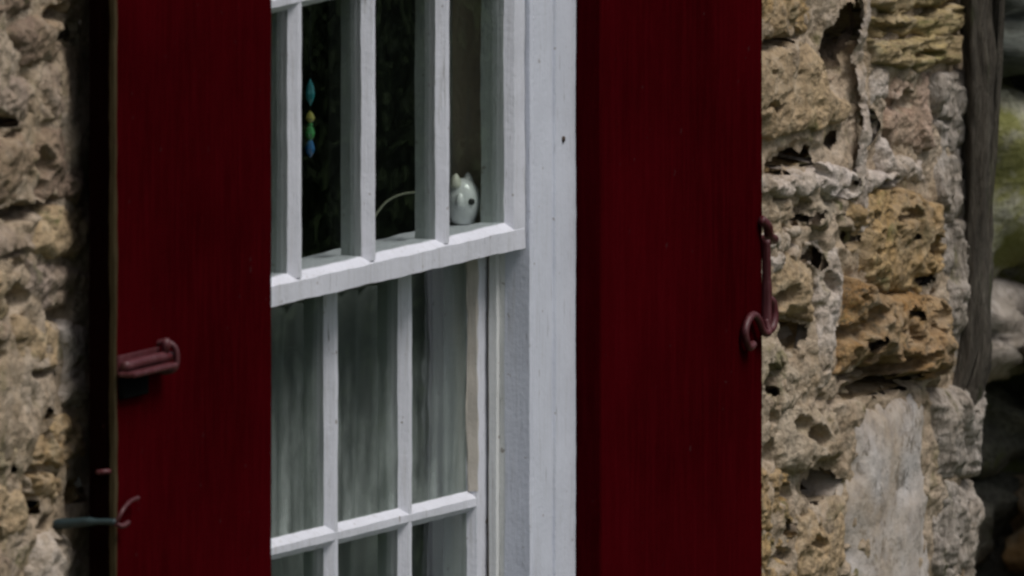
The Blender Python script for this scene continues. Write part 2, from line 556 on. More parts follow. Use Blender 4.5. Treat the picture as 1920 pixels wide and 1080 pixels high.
RX, RY0, RY1, RZ1 = 1.70, 0.27, 4.2, 2.75
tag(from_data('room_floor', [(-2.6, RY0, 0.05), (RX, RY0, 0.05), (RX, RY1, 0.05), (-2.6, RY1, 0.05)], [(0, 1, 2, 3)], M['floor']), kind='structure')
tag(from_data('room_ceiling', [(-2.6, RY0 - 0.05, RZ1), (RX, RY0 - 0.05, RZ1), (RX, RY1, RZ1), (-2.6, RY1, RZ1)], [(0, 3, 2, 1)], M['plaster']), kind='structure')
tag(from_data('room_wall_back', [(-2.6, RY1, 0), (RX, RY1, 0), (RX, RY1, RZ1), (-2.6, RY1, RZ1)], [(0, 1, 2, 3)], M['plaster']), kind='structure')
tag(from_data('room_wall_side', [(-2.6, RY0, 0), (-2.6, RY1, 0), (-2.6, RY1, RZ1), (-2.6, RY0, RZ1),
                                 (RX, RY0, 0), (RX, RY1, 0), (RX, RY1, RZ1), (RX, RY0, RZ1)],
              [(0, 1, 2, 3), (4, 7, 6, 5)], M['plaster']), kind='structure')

# ------------------------------------------------------------------ the house wall
OX, OZ0, OZ1 = 0.597, Z0 - 0.72, Z0 + 0.76        # masonry opening
WL, WR, WT = -3.4, 1.855, 2.95
core_v, core_f = [], []
for (a, b, c, d) in ((WL, -OX, 0.0, WT), (OX, WR, 0.0, WT), (-OX, OX, 0.0, OZ0), (-OX, OX, OZ1, WT)):
    v, f = box_data(a, b, 0.24, RY0, c, d)
    o = len(core_v)
    core_v += v
    core_f += [tuple(i + o for i in q) for q in f]
house = from_data('house_wall', core_v, core_f, M['mortar'])
tag(house, 'old rubble stone house wall around the window with the red shutters', 'wall', None, 'thing')

PITS = [
    (1525.3, -225.5, 111.2, 9.5, 35),
    (1672.1, -105.2, 19.1, 17.9, 22),
    (1468.2, -165.9, 22.2, 17.9, 22),
    (1582.2, -60.9, 35.0, 7.1, 18),
    (1232.7, -120.8, 31.8, 11.9, 28),
    (1183.9, 100.6, 31.8, 5.4, 14),
    (1370.5, -114.9, 15.9, 15.5, 18),
    (1598.3, 71.0, 22.2, 15.5, 14),
    (1639.1, 122.0, 41.3, 4.8, 16),
    (1549.2, 155.1, 47.7, 4.2, 14),
    (1184.3, -291.5, 22.2, 14.3, 22),
    (1241.0, -345.0, 25.4, 11.9, 20),
    (1322.2, -406.8, 28.6, 8.3, 18),
    (1208.7, -414.5, 31.8, 8.3, 18),
    (1402.7, 136.2, 54.0, 47.6, 14),
    (1268.2, 33.0, 71.5, 16.7, 5),
    (1391.5, 41.6, 31.8, 16.7, 5),
    (1484.2, 47.5, 25.4, 28.6, 5),
    (1546.2, -18.4, 28.6, 7.1, 25),
    (1289.3, -34.0, 60.4, 8.3, 5),
    (1419.2, -67.8, 35.0, 10.7, 5),
    (1321.8, -80.4, 31.8, 17.9, 5),
    (1270.0, -160.4, 41.3, 28.6, 5),
    (1655.8, -137.1, 39.7, 9.5, 5),
    (1533.5, -245.6, 151.0, 13.1, 14),
    (1354.6, -340.2, 66.7, 26.8, 8),
    (1224.3, 172.5, 63.6, 8.3, 25),
    (1192.3, -213.8, 22.2, 17.9, 25),
    (1664.0, -177.2, 23.8, 8.9, 20),
    (1598.7, -201.8, 23.8, 7.1, 20),
    (-937.8, 388.0, 35.0, 8.3, 30),
    (-884.0, 362.2, 28.6, 8.3, 25),
    (-1076.3, 283.5, 19.1, 6.0, 20),
    (-1053.3, 266.8, 23.8, 4.8, 15),
    (-1030.4, 177.3, 87.4, 7.7, 35),
    (-1061.2, 132.4, 35.0, 4.8, 20),
    (-1049.0, 116.6, 15.9, 8.3, 20),
    (-923.0, 52.5, 28.6, 10.7, 25),
    (-1053.6, 81.7, 31.8, 14.9, 20),
    (-977.0, -5.7, 39.7, 7.7, 20),
    (-1000.2, -114.2, 19.1, 4.8, 15),
    (-884.8, -148.2, 22.2, 13.1, 20),
    (-1003.3, -155.1, 22.2, 11.9, 25),
    (-961.8, -173.6, 22.2, 8.3, 20),
    (-1061.7, -108.6, 12.7, 6.0, 15),
]
CAVES = [
    (1419.3, 164.9, 49.3, 39.3, 105),
    (1274.9, 33.5, 57.2, 10.7, 60),
    (1401.5, 41.8, 22.2, 11.9, 50),
    (1497.5, 49.3, 17.5, 22.6, 50),
    (1302.6, -35.3, 47.7, 5.4, 45),
    (1432.5, -69.7, 25.4, 6.5, 45),
    (1335.1, -82.9, 20.7, 11.9, 50),
    (1280.0, -162.6, 28.6, 22.6, 60),
    (1665.8, -138.1, 31.8, 6.5, 45),
    (1535.4, -247.1, 127.1, 7.7, 60),
    (1367.8, -345.8, 47.7, 16.7, 70),
    (1608.6, -81.5, 14.3, 5.4, 35),
    (1481.5, -191.5, 14.3, 8.3, 40),
    (1608.7, -171.3, 19.1, 5.4, 40),
    (1227.8, 170.3, 47.7, 4.2, 45),
    (1210.4, -218.6, 14.3, 10.7, 40),
    (1251.1, -388.3, 15.9, 8.3, 40),
    (1445.5, -3.7, 22.2, 4.2, 35),
    (-1020.7, 176.3, 47.7, 3.6, 50),
    (-931.2, 387.3, 25.4, 5.4, 45),
    (-869.6, 359.7, 19.1, 6.0, 40),
    (-878.1, -149.0, 14.3, 8.3, 40),
    (-995.2, -157.1, 14.3, 8.3, 45),
    (-1055.0, -109.3, 14.3, 4.2, 40),
    (-1063.6, 277.5, 15.9, 4.2, 35),
    (-947.3, -56.1, 14.3, 2.4, 35),
]
STONES = [
    ('ochre', 16, 24, [(1109.2, 263.8), (1340.6, 244.3), (1327.7, 185.0), (1303.4, 169.0), (1117.3, 174.0)]),
    ('tan', 16, 24, [(1109.2, 170.4), (1311.5, 161.0), (1360.3, 115.8), (1425.3, 86.0), (1425.3, 64.9), (1327.8, 69.0), (1109.3, 69.8)]),
    ('pale', 11, 30, [(1454.4, 234.7), (1480.4, 232.5), (1477.3, 123.9), (1470.9, 15.5), (1477.6, -69.8), (1448.3, -67.2), (1444.9, 17.8), (1452.9, 126.0)]),
    ('layer', 16, 26, [(1490.2, 231.7), (1751.6, 209.7), (1751.6, 168.4), (1620.7, 172.2), (1490.3, 186.9)]),
    ('layer', 16, 26, [(1490.3, 180.9), (1620.8, 167.4), (1751.6, 163.5), (1751.7, 136.8), (1620.8, 144.3), (1490.3, 156.7)]),
    ('layer', 16, 26, [(1490.3, 151.8), (1751.7, 133.2), (1743.5, 102.3), (1588.2, 109.6), (1490.3, 127.6)]),
    ('pink', 14, 26, [(1571.9, 103.7), (1678.1, 97.6), (1689.7, 8.7), (1645.5, 0.4), (1572.0, 12.8), (1542.6, 45.7)]),
    ('pale', 10, 26, [(1483.8, 120.3), (1571.9, 106.7), (1539.3, 70.2), (1490.4, 77.4)]),
    ('pale', 14, 24, [(1514.9, 63.2), (1572.0, 6.8), (1653.7, -4.0), (1686.5, -36.5), (1588.4, -20.1), (1523.1, -7.1)]),
    ('pale', 18, 26, [(1109.4, 25.8), (1360.4, 22.1), (1572.0, -14.4), (1555.7, -22.1), (1425.4, -21.6), (1311.7, -8.1), (1109.4, 3.5)]),
    ('grey', 14, 22, [(1109.4, -1.3), (1360.4, -16.0), (1418.9, -40.4), (1360.4, -53.4), (1230.7, -39.0), (1109.4, -37.4)]),
    ('white', 13, 26, [(1206.9, -49.0), (1194.5, -58.6), (1169.8, -56.4), (1157.4, -44.7), (1169.8, -35.1), (1194.5, -37.3)]),
    ('white', 13, 26, [(1253.7, -62.2), (1240.6, -72.3), (1214.4, -70.0), (1201.3, -57.6), (1214.3, -47.4), (1240.6, -49.7)]),
    ('white', 13, 26, [(1226.4, -77.9), (1214.0, -87.4), (1189.2, -85.3), (1176.8, -73.5), (1189.2, -64.0), (1213.9, -66.1)]),
    ('white', 13, 26, [(1269.1, -47.8), (1259.6, -55.2), (1240.7, -53.5), (1231.2, -44.5), (1240.6, -37.2), (1259.6, -38.8)]),
    ('white', 13, 26, [(1195.9, -93.3), (1185.0, -101.7), (1163.2, -99.8), (1152.3, -89.4), (1163.2, -81.0), (1185.0, -82.9)]),
    ('white', 13, 26, [(1280.6, -75.4), (1271.9, -82.2), (1254.4, -80.6), (1245.6, -72.3), (1254.4, -65.6), (1271.9, -67.1)]),
    ('ochre', 20, 26, [(1425.4, -26.5), (1572.1, -27.2), (1696.3, -50.1), (1703.0, -125.9), (1653.9, -150.7), (1490.7, -126.6), (1425.5, -83.3)]),
    ('orange', 24, 28, [(1419.0, -119.1), (1507.0, -135.9), (1699.7, -159.6), (1709.7, -241.9), (1654.1, -247.8), (1490.8, -221.1), (1385.0, -220.1), (1409.3, -160.5)]),
    ('pale', 12, 26, [(1319.9, -65.0), (1409.2, -63.8), (1401.2, -135.6), (1360.6, -228.8), (1320.1, -237.2), (1328.1, -153.3)]),
    ('tan', 14, 24, [(1166.0, -93.7), (1263.1, -72.1), (1311.8, -91.4), (1311.9, -151.9), (1214.6, -137.2)]),
    ('grey', 14, 24, [(1109.5, -133.9), (1214.6, -155.3), (1295.7, -192.7), (1311.9, -236.5), (1214.7, -245.8), (1109.6, -242.4)]),
    ('smooth', 15, 24, [(1445.2, -265.4), (1523.4, -265.2), (1621.4, -267.3), (1667.2, -280.5), (1660.7, -328.5), (1683.7, -379.1), (1674.0, -432.9), (1700.3, -526.4), (1439.0, -502.2), (1425.9, -428.3), (1406.3, -378.1), (1429.1, -331.7), (1419.2, -288.5)]),
    ('grey', 14, 24, [(1109.6, -254.5), (1263.3, -244.2), (1393.2, -261.9), (1406.3, -317.6), (1263.4, -316.7), (1109.6, -290.7)]),
    ('ochre', 14, 24, [(1109.6, -302.7), (1255.3, -322.0), (1263.5, -389.2), (1109.7, -363.0)]),
    ('tan', 14, 24, [(1263.4, -365.0), (1406.3, -381.1), (1416.2, -500.0), (1279.8, -487.4)]),
    ('ochre', 14, 24, [(1109.7, -375.1), (1247.2, -393.7), (1271.7, -486.6), (1109.8, -471.6)]),
    ('bark', 16, 26, [(1686.8, -268.9), (1834.4, -270.0), (1844.4, -381.6), (1695.1, -368.0)]),
    ('bark', 16, 26, [(1695.2, -372.9), (1844.4, -385.3), (1854.5, -540.7), (1700.3, -526.4)]),
    ('bark', 12, 26, [(1692.8, 90.3), (1771.4, 91.5), (1781.5, -84.3), (1716.0, -77.3)]),
    ('bark', 12, 26, [(1719.3, -83.7), (1804.5, -89.9), (1814.6, -257.3), (1726.1, -250.6)]),
    ('brown', 16, 24, [(-1078.2, 377.7), (-1009.1, 390.6), (-939.9, 377.7), (-909.1, 342.7), (-947.7, 330.1), (-1039.9, 336.3)]),
    ('mauve', 16, 24, [(-1006.1, 329.3), (-916.9, 337.5), (-855.2, 326.4), (-846.1, 260.8), (-929.3, 259.2), (-966.2, 291.8)]),
    ('ochre', 14, 24, [(-1162.5, 384.9), (-1082.8, 376.9), (-1073.6, 350.9), (-1162.5, 350.9)]),
    ('mauve', 14, 24, [(-1147.2, 343.7), (-1055.2, 333.5), (-1009.2, 323.7), (-975.4, 292.5), (-950.8, 263.4), (-1070.7, 273.7), (-1147.3, 301.5)]),
    ('brown', 20, 24, [(-1193.3, 269.1), (-1009.3, 261.4), (-886.2, 253.1), (-867.8, 200.9), (-886.3, 174.2), (-1009.4, 180.3), (-1193.4, 199.9)]),
    ('tan', 20, 24, [(-978.7, 172.9), (-870.9, 182.3), (-846.2, 146.0), (-846.3, 117.7), (-932.6, 114.7), (-1009.5, 127.4)]),
    ('mauve', 14, 24, [(-1193.5, 181.1), (-991.0, 168.1), (-1017.2, 132.7), (-1101.6, 128.4), (-1193.5, 141.2)]),
    ('mauve', 16, 24, [(-1024.9, 119.3), (-948.0, 107.8), (-847.8, 108.4), (-843.3, 51.5), (-917.3, 49.8), (-1017.3, 69.8)]),
    ('tan', 14, 24, [(-1178.3, 128.1), (-1071.0, 112.8), (-1040.4, 63.1), (-1178.4, 69.5)]),
    ('tan', 14, 24, [(-1048.0, 56.7), (-923.5, 43.9), (-923.6, -6.2), (-1040.5, 4.3)]),
    ('white', 18, 26, [(-911.2, 45.7), (-855.7, 38.4), (-840.4, -54.9), (-871.2, -59.2), (-917.5, -47.9)]),
    ('ochre', 14, 24, [(-1017.5, -49.5), (-871.2, -65.1), (-848.2, -107.2), (-902.2, -120.0), (-994.5, -104.5)]),
    ('ochre', 14, 24, [(-1002.2, -118.0), (-855.9, -126.5), (-848.2, -160.2), (-902.3, -180.1), (-986.9, -158.2)]),
    ('white', 20, 24, [(-1010.0, -193.7), (-948.5, -182.9), (-886.9, -193.3), (-856.1, -230.3), (-848.4, -289.9), (-1010.2, -274.9)]),
    ('brown', 14, 24, [(-1178.4, 57.7), (-1063.4, 53.4), (-1025.1, -14.7), (-1040.5, -41.6), (-1178.5, -24.4)]),
    ('green', 14, 24, [(-1178.6, -34.4), (-1032.9, -53.4), (-1025.3, -102.9), (-1086.7, -109.1), (-1178.7, -94.9)]),
    ('tan', 14, 24, [(-1178.7, -104.8), (-1025.3, -121.7), (-1017.7, -180.1), (-1178.8, -171.2)]),
    ('mauve', 14, 24, [(-1178.8, -177.1), (-1025.4, -194.1), (-1025.6, -273.5), (-1179.0, -259.3)]),
    ('brown', 14, 24, [(-1177.6, 456.5), (-1009.0, 442.3), (-1009.1, 396.5), (-1078.2, 383.6), (-1177.8, 392.1)]),
    ('tan', 14, 24, [(-993.6, 441.0), (-839.7, 428.1), (-842.8, 381.2), (-932.2, 394.7), (-993.7, 394.0)]),
    ('green', 12, 22, [(-904.5, 378.2), (-842.8, 373.0), (-842.9, 335.3), (-889.1, 341.6)]),
]

pr_ = random.Random(12)
for _ in range(120):                                                  # small weathered holes
    px_ = pr_.uniform(-1330, -900) if pr_.random() < 0.34 else pr_.uniform(1075, 1780)
    r_ = 3.5 + 12 * pr_.random() ** 2.2
    PITS.append((px_, pr_.uniform(-480, 180) if px_ > 0 else pr_.uniform(-260, 460), r_ * pr_.uniform(1.2, 2.6), r_, r_ * pr_.uniform(0.9, 1.5)))

def pits_at(x, z):
    """hollows weathered out of the wall, in mm"""
    d = np.zeros(x.shape)
    wx = x + 9 * vnoise(x / 26, z / 26, 901) + 3 * vnoise(x / 9, z / 9, 903)
    wz = z + 7 * vnoise(x / 24, z / 24, 902) + 3 * vnoise(x / 8, z / 8, 904)
    for (cx, cz, rx, rz, dep) in PITS:
        if cx + 2 * rx < x.min() or cx - 2 * rx > x.max() or cz + 2 * rz < z.min() or cz - 2 * rz > z.max():
            continue
        q = ((wx - cx) / rx) ** 2 + ((wz - cz) / rz) ** 2
        roof = 0.62 + 0.38 * np.clip((wz - cz) / rz, -1, 1)          # deepest under the upper lip
        d = np.maximum(d, 2.4 * dep * roof * np.clip(1.15 - q, 0, 1) ** 0.55)
    return d

def cave_q(x, z):
    """below 1 inside the mouth of a deep hollow"""
    q = np.full(x.shape, 9.0)
    wx = x + 9 * vnoise(x / 24, z / 24, 911) + 4 * vnoise(x / 9, z / 9, 913)
    wz = z + 7 * vnoise(x / 22, z / 22, 912) + 3.5 * vnoise(x / 8, z / 8, 914)
    for (cx, cz, rx, rz, dep) in CAVES:
        if cx + 2 * rx < x.min() or cx - 2 * rx > x.max() or cz + 2 * rz < z.min() or cz - 2 * rz > z.max():
            continue
        q = np.minimum(q, np.hypot((wx - cx) / rx, (wz - cz) / rz))
    return q

def corner(x):
    """the wall rounds off towards its right hand end, in mm"""
    t = np.clip((x - 1785) / 75.0, 0, 2)
    return 70 * t ** 2.2

def mortar_h(x, z):
    h = -2 + 6 * fbm(x / 60, z / 60, 5, 3) + 2.6 * fbm(x / 17, z / 17, 9, 4, 0.55) + 0.8 * ridged(x / 22, z / 22, 31, 3)
    h = h + np.where(x < -700, 7.0, 0.0)
    return h - pits_at(x, z) - corner(x)

def sheet(name, x0, x1, z0, z1, dx, dz, hfun, mat, parent):
    gx = np.arange(x0, x1 + dx * 0.5, dx)
    gz = np.arange(z0, z1 + dz * 0.5, dz)
    X, Zz = np.meshgrid(gx, gz)
    H = hfun(X, Zz)
    verts = np.stack([X / 1000, -H / 1000, Zz / 1000 + Z0], -1).reshape(-1, 3)
    nx, nz = len(gx), len(gz)
    i = np.arange(nx * nz).reshape(nz, nx)
    faces = np.stack([i[:-1, :-1], i[:-1, 1:], i[1:, 1:], i[1:, :-1]], -1).reshape(-1, 4)
    open_ = (cave_q(X, Zz) > 0.92).reshape(-1)
    faces = faces[open_[faces].all(1)]
    return from_data(name, verts.tolist(), faces.tolist(), mat, parent, True)

def clear_shutter(x, h):
    """keep stones that lie behind an open shutter off its back"""
    h = np.where((x > 560) & (x < 1075), np.minimum(h, -1.0), h)
    return np.where((x > -940) & (x < -440), np.minimum(h, 34.0), h)

mh = lambda x, z: clear_shutter(x, mortar_h(x, z))
sheet('mortar', -1330, -930, -420, 560, 3.2, 2.6, mh, M['mortar'], house)
sheet('mortar', 920, 1900, -640, 400, 2.8, 2.2, mh, M['mortar'], house)
sheet('mortar', -930, -596, -720, 760, 14, 14, mh, M['mortar'], house)
sheet('mortar', 596, 920, -720, 760, 14, 14, mh, M['mortar'], house)
sheet('mortar', -2200, -1330, -1200, 1200, 12, 12, mh, M['mortar'], house)
sheet('mortar', -1330, -930, 560, 1200, 12, 12, mh, M['mortar'], house)
sheet('mortar', -1330, -930, -1200, -420, 12, 12, mh, M['mortar'], house)
sheet('mortar', 920, 1900, 400, 1200, 12, 12, mh, M['mortar'], house)
sheet('mortar', 920, 1900, -1500, -640, 12, 12, mh, M['mortar'], house)

KIND = {  # material, coarse relief, fine relief, layers, pitting
    'tan': ('tan', 7, 3.0, 0.0, 3), 'ochre': ('ochre', 8, 4.0, 1.0, 7), 'orange': ('orange', 10, 5.0, 0.0, 12),
    'layer': ('layer', 6, 3.0, 6.0, 4), 'pink': ('pink', 7, 4.0, 0.0, 5), 'mauve': ('mauve', 8, 3.0, 0.0, 3),
    'brown': ('brown', 8, 3.0, 0.0, 3),
    'grey': ('grey', 8, 3.5, 1.0, 4), 'green': ('green', 8, 3.5, 1.0, 4), 'pale': ('pale', 5, 3.0, 0.0, 3),
    'white': ('white', 6, 3.0, 0.0, 2), 'smooth': ('smooth', 3, 0.5, 0.0, 0.0), 'bark': ('bark', 6, 4.0, 0.0, 5),
}

def stone(kind, bulge, base, poly, seed, step=(2.5, 1.9), pitted=True):
    mk, coarse, fine, layers, pit = KIND[kind]
    P = np.array(poly)
    cx, cz = P.mean(0)
    mg = 16
    gx = np.arange(P[:, 0].min() - mg, P[:, 0].max() + mg, step[0])
    gz = np.arange(P[:, 1].min() - mg, P[:, 1].max() + mg, step[1])
    X, Zz = np.meshgrid(gx, gz)
    wx = X + 8 * vnoise(X / 38, Zz / 38, seed) + 3 * vnoise(X / 11, Zz / 11, seed + 1)
    wz = Zz + 6 * vnoise(X / 34, Zz / 34, seed + 2) + 3 * vnoise(X / 10, Zz / 10, seed + 3)
    sd = poly_sd(wx, wz, poly)
    rad = max(14.0, min(np.ptp(P[:, 0]), np.ptp(P[:, 1])) * 0.32)
    t = np.clip((sd + 4) / rad, 0, 1)
    dome = np.sqrt(np.clip(1 - (1 - t) ** 2, 0, 1))
    H = base - 32 + bulge * dome
    H = H + coarse * fbm(X / 80, Zz / 60, seed + 5, 3) + 0.6 * fine * fbm(X / 19, Zz / 14, seed + 8, 5, 0.58)
    if kind == 'bark':
        H = H + 7 * ridged(X / 22 + 0.5 * vnoise(X / 40, Zz / 60, seed), Zz / 120, seed + 4, 3)
    if layers:
        H = H + layers * ridged(X / 160 + 0.4 * vnoise(X / 60, Zz / 60, seed), Zz / 16, seed + 12, 2)
    if pit:
        pn = vnoise(X / 13, Zz / 10, seed + 40) + 0.5 * vnoise(X / 5.5, Zz / 5, seed + 41)
        H = H - pit * np.clip((pn - 0.38) * 3.0, 0, 1.6) * 0.65
    lip = not pitted and kind == 'pale'            # a lip of mortar that overhangs the hollow beside it
    if not lip:
        H = H - np.clip(-sd, 0, 40) * 2.6 - 12 * np.clip(1 - (sd + 6) / 6, 0, 3)
    H = clear_shutter(X, H - (pits_at(X, Zz) if pitted else 0) - corner(X))
    keep = sd > (-2 if lip else -10)
    if pitted:
        keep = keep & (cave_q(X, Zz) > 0.92)
    nz, nx = X.shape
    i = np.arange(nx * nz).reshape(nz, nx)
    fq = np.stack([i[:-1, :-1], i[:-1, 1:], i[1:, 1:], i[1:, :-1]], -1).reshape(-1, 4)
    kq = keep.reshape(-1)
    fq = fq[kq[fq].all(1)]
    if len(fq) < 6:
        return None
    used = np.unique(fq)
    remap = -np.ones(nx * nz, int)
    remap[used] = np.arange(len(used))
    V = np.stack([(X - cx) / 1000, -H / 1000, (Zz - cz) / 1000], -1).reshape(-1, 3)[used]
    return from_data('stone', V.tolist(), remap[fq].tolist(), M[mk], house, True, (cx / 1000, 0, cz / 1000 + Z0))

# the insides of the deep hollows: they widen behind the lip, roof first, and run out along the floor
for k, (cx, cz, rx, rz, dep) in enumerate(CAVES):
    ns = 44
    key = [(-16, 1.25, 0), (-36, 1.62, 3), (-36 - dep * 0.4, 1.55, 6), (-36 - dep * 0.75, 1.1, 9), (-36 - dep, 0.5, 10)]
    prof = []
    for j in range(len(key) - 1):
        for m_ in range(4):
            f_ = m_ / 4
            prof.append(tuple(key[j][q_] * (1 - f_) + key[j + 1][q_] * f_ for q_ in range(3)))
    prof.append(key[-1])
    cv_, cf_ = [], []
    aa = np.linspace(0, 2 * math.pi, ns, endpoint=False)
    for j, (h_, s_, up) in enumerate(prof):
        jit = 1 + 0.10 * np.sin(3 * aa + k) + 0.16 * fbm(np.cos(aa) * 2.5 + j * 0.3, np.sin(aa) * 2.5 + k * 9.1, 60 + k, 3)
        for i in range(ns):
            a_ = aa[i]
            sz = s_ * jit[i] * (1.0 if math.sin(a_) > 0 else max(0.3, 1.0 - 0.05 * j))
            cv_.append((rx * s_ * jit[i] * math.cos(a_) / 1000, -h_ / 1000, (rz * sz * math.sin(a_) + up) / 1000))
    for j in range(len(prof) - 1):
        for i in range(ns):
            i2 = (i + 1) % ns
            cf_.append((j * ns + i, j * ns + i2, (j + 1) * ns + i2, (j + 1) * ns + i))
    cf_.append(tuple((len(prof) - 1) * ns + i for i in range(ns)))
    from_data('hollow', cv_, cf_, M['brown' if k == 0 else 'ochre' if k % 2 else 'mortar'], house, True, (cx / 1000, 0, cz / 1000 + Z0))  # first hollow takes a darker stone colour to stand for its shade

boxes = []
for k, (kind, bulge, base, poly) in enumerate(STONES):
    stone(kind, bulge, base, poly, 100 + 57 * k, pitted=bulge != 11 and kind != 'smooth')
    P = np.array(poly)
    boxes.append((P[:, 0].min(), P[:, 0].max(), P[:, 1].min(), P[:, 1].max()))

# rubble round the part that is framed, so the wall goes on past the edges of the view
rr = random.Random(3)
kinds = ['tan', 'ochre', 'grey', 'mauve', 'green', 'pink', 'pale', 'tan']
idx = 0
for (x0, x1, za, zb) in ((-2180, -960, -900, 1150), (-960, -640, -700, 740), (640, 960, -700, 740), (960, 1700, -1180, 1100)):
    z = za
    while z < zb:
        hgt = rr.uniform(70, 150)
        x = x0 + rr.uniform(-40, 0)
        while x < x1:
            w = rr.uniform(110, 260)
            bx0, bx1, bz0, bz1 = x + 8, min(x + w - 8, x1), z + 6, z + hgt - 6
            if bx1 - bx0 > 40 and not any(bx0 < q[1] and bx1 > q[0] and bz0 < q[3] and bz1 > q[2] for q in boxes):
                c = min(bx1 - bx0, bz1 - bz0) * 0.25
                poly = [(bx0 + c * rr.random(), bz0), (bx1 - c * rr.random(), bz0 + 6 * rr.random()), (bx1, bz0 + c),
                        (bx1 - 8 * rr.random(), bz1 - c), (bx1 - c, bz1 - 8 * rr.random()), (bx0 + c, bz1), (bx0, bz1 - c), (bx0, bz0 + c)]
                stone(rr.choice(kinds), rr.uniform(10, 20), 22, poly, 9000 + 31 * idx, (9.0, 8.0))
                idx += 1
            x += w
        z += hgt

# ------------------------------------------------------------------ the sash window
def mm(v):
    return v / 1000.0
def Zm(v):
    return Z0 + v / 1000.0
win = empty('sash_window', (0, 0, Zm(-700)))
tag(win, 'white painted wooden sash window with small panes between two dark red shutters', 'window', None, 'thing')
win_inv = Matrix.Translation((0, 0, -Zm(-700)))
def adopt(o, parent_obj):
    """parent while keeping the place"""
    base = parent_obj.location.copy()
    p = parent_obj.parent
    while p:
        base += p.location
        p = p.parent
    o.parent = parent_obj
    o.location = o.location - base
    return o

CI = 469            # inner edge of the casing
def casing_prof(s):
    p = [(CI, 0), (CI + 4, -3), (CI + 60, -3), (CI + 63, 0), (CI + 66, 0), (CI + 68, -4), (CI + 128, -4), (CI + 128, 60), (CI, 30)]
    return [(mm(s * a), mm(b)) for a, b in p]
for s in (-1, 1):
    adopt(extrude('casing', casing_prof(s), 'z', Zm(-690), Zm(720), M['paint'], None, 90, 0.0005, s + 3), win)
    # pulley stile: outer track, parting bead, inner track, inside stop
    adopt(extrude('jamb', [(mm(s * (CI + 1)), mm(4)), (mm(s * (CI + 1)), mm(36)), (mm(s * (CI + 30)), mm(36)), (mm(s * (CI + 30)), mm(4))],
                  'z', Zm(-690), Zm(720), M['jamb'], None, 60, 0.0003, s + 7), win)
    adopt(extrude('parting_bead', [(mm(s * (CI - 9)), mm(36.5)), (mm(s * (CI - 9)), mm(45.5)), (mm(s * (CI + 25)), mm(45.5)), (mm(s * (CI + 25)), mm(36.5))],
                  'z', Zm(-690), Zm(720), M['jamb'], None, 60, 0.0004, s + 9), win)
    adopt(extrude('inner_jamb', [(mm(s * (CI + 2)), mm(46)), (mm(s * (CI + 2)), mm(94)), (mm(s * (CI + 30)), mm(94)), (mm(s * (CI + 30)), mm(46))],
                  'z', Zm(-690), Zm(720), M['jamb_in'], None, 30, 0.0003, s + 11), win)
    adopt(extrude('inside_stop', [(mm(s * (CI - 12)), mm(94.5)), (mm(s * (CI - 12)), mm(112)), (mm(s * (CI + 150)), mm(112)), (mm(s * (CI + 150)), mm(94.5))],
                  'z', Zm(-690), Zm(720), M['jamb'], None, 30, 0.0003, s + 13), win)
    # plastered window reveal inside
    adopt(box('reveal_board', min(s * (CI + 60), s * (CI + 75)) / 1000, max(s * (CI + 60), s * (CI + 75)) / 1000, 0.1125, 0.140, Zm(-690), Zm(720), M['reveal']), win)
    adopt(box('reveal_panel', min(s * (CI + 57), s * (CI + 65)) / 1000, max(s * (CI + 57), s * (CI + 65)) / 1000, 0.1403, 0.215, Zm(-690), Zm(-5), M['reveal'], None, 0.001), win)
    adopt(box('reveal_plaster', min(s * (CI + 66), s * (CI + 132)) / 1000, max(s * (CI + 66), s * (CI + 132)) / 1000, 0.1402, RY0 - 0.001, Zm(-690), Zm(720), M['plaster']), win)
adopt(box('head', -0.60, 0.60, -0.002, 0.11, Zm(722), Zm(765), M['paint'], None, 0.002), win)
adopt(box('sill', -0.66, 0.66, -0.05, 0.112, Zm(-740), Zm(-692), M['paint'], None, 0.004), win)
adopt(box('inner_board', -0.545, 0.545, 0.1125, RY0, Zm(-740), Zm(-700), M['plaster'], None, 0.003), win)

nail = tube('nail', [(mm(559), -0.0035, Zm(118)), (mm(559), -0.0055, Zm(118))], 0.0035, M['rust'], None, 10)
adopt(nail, win)

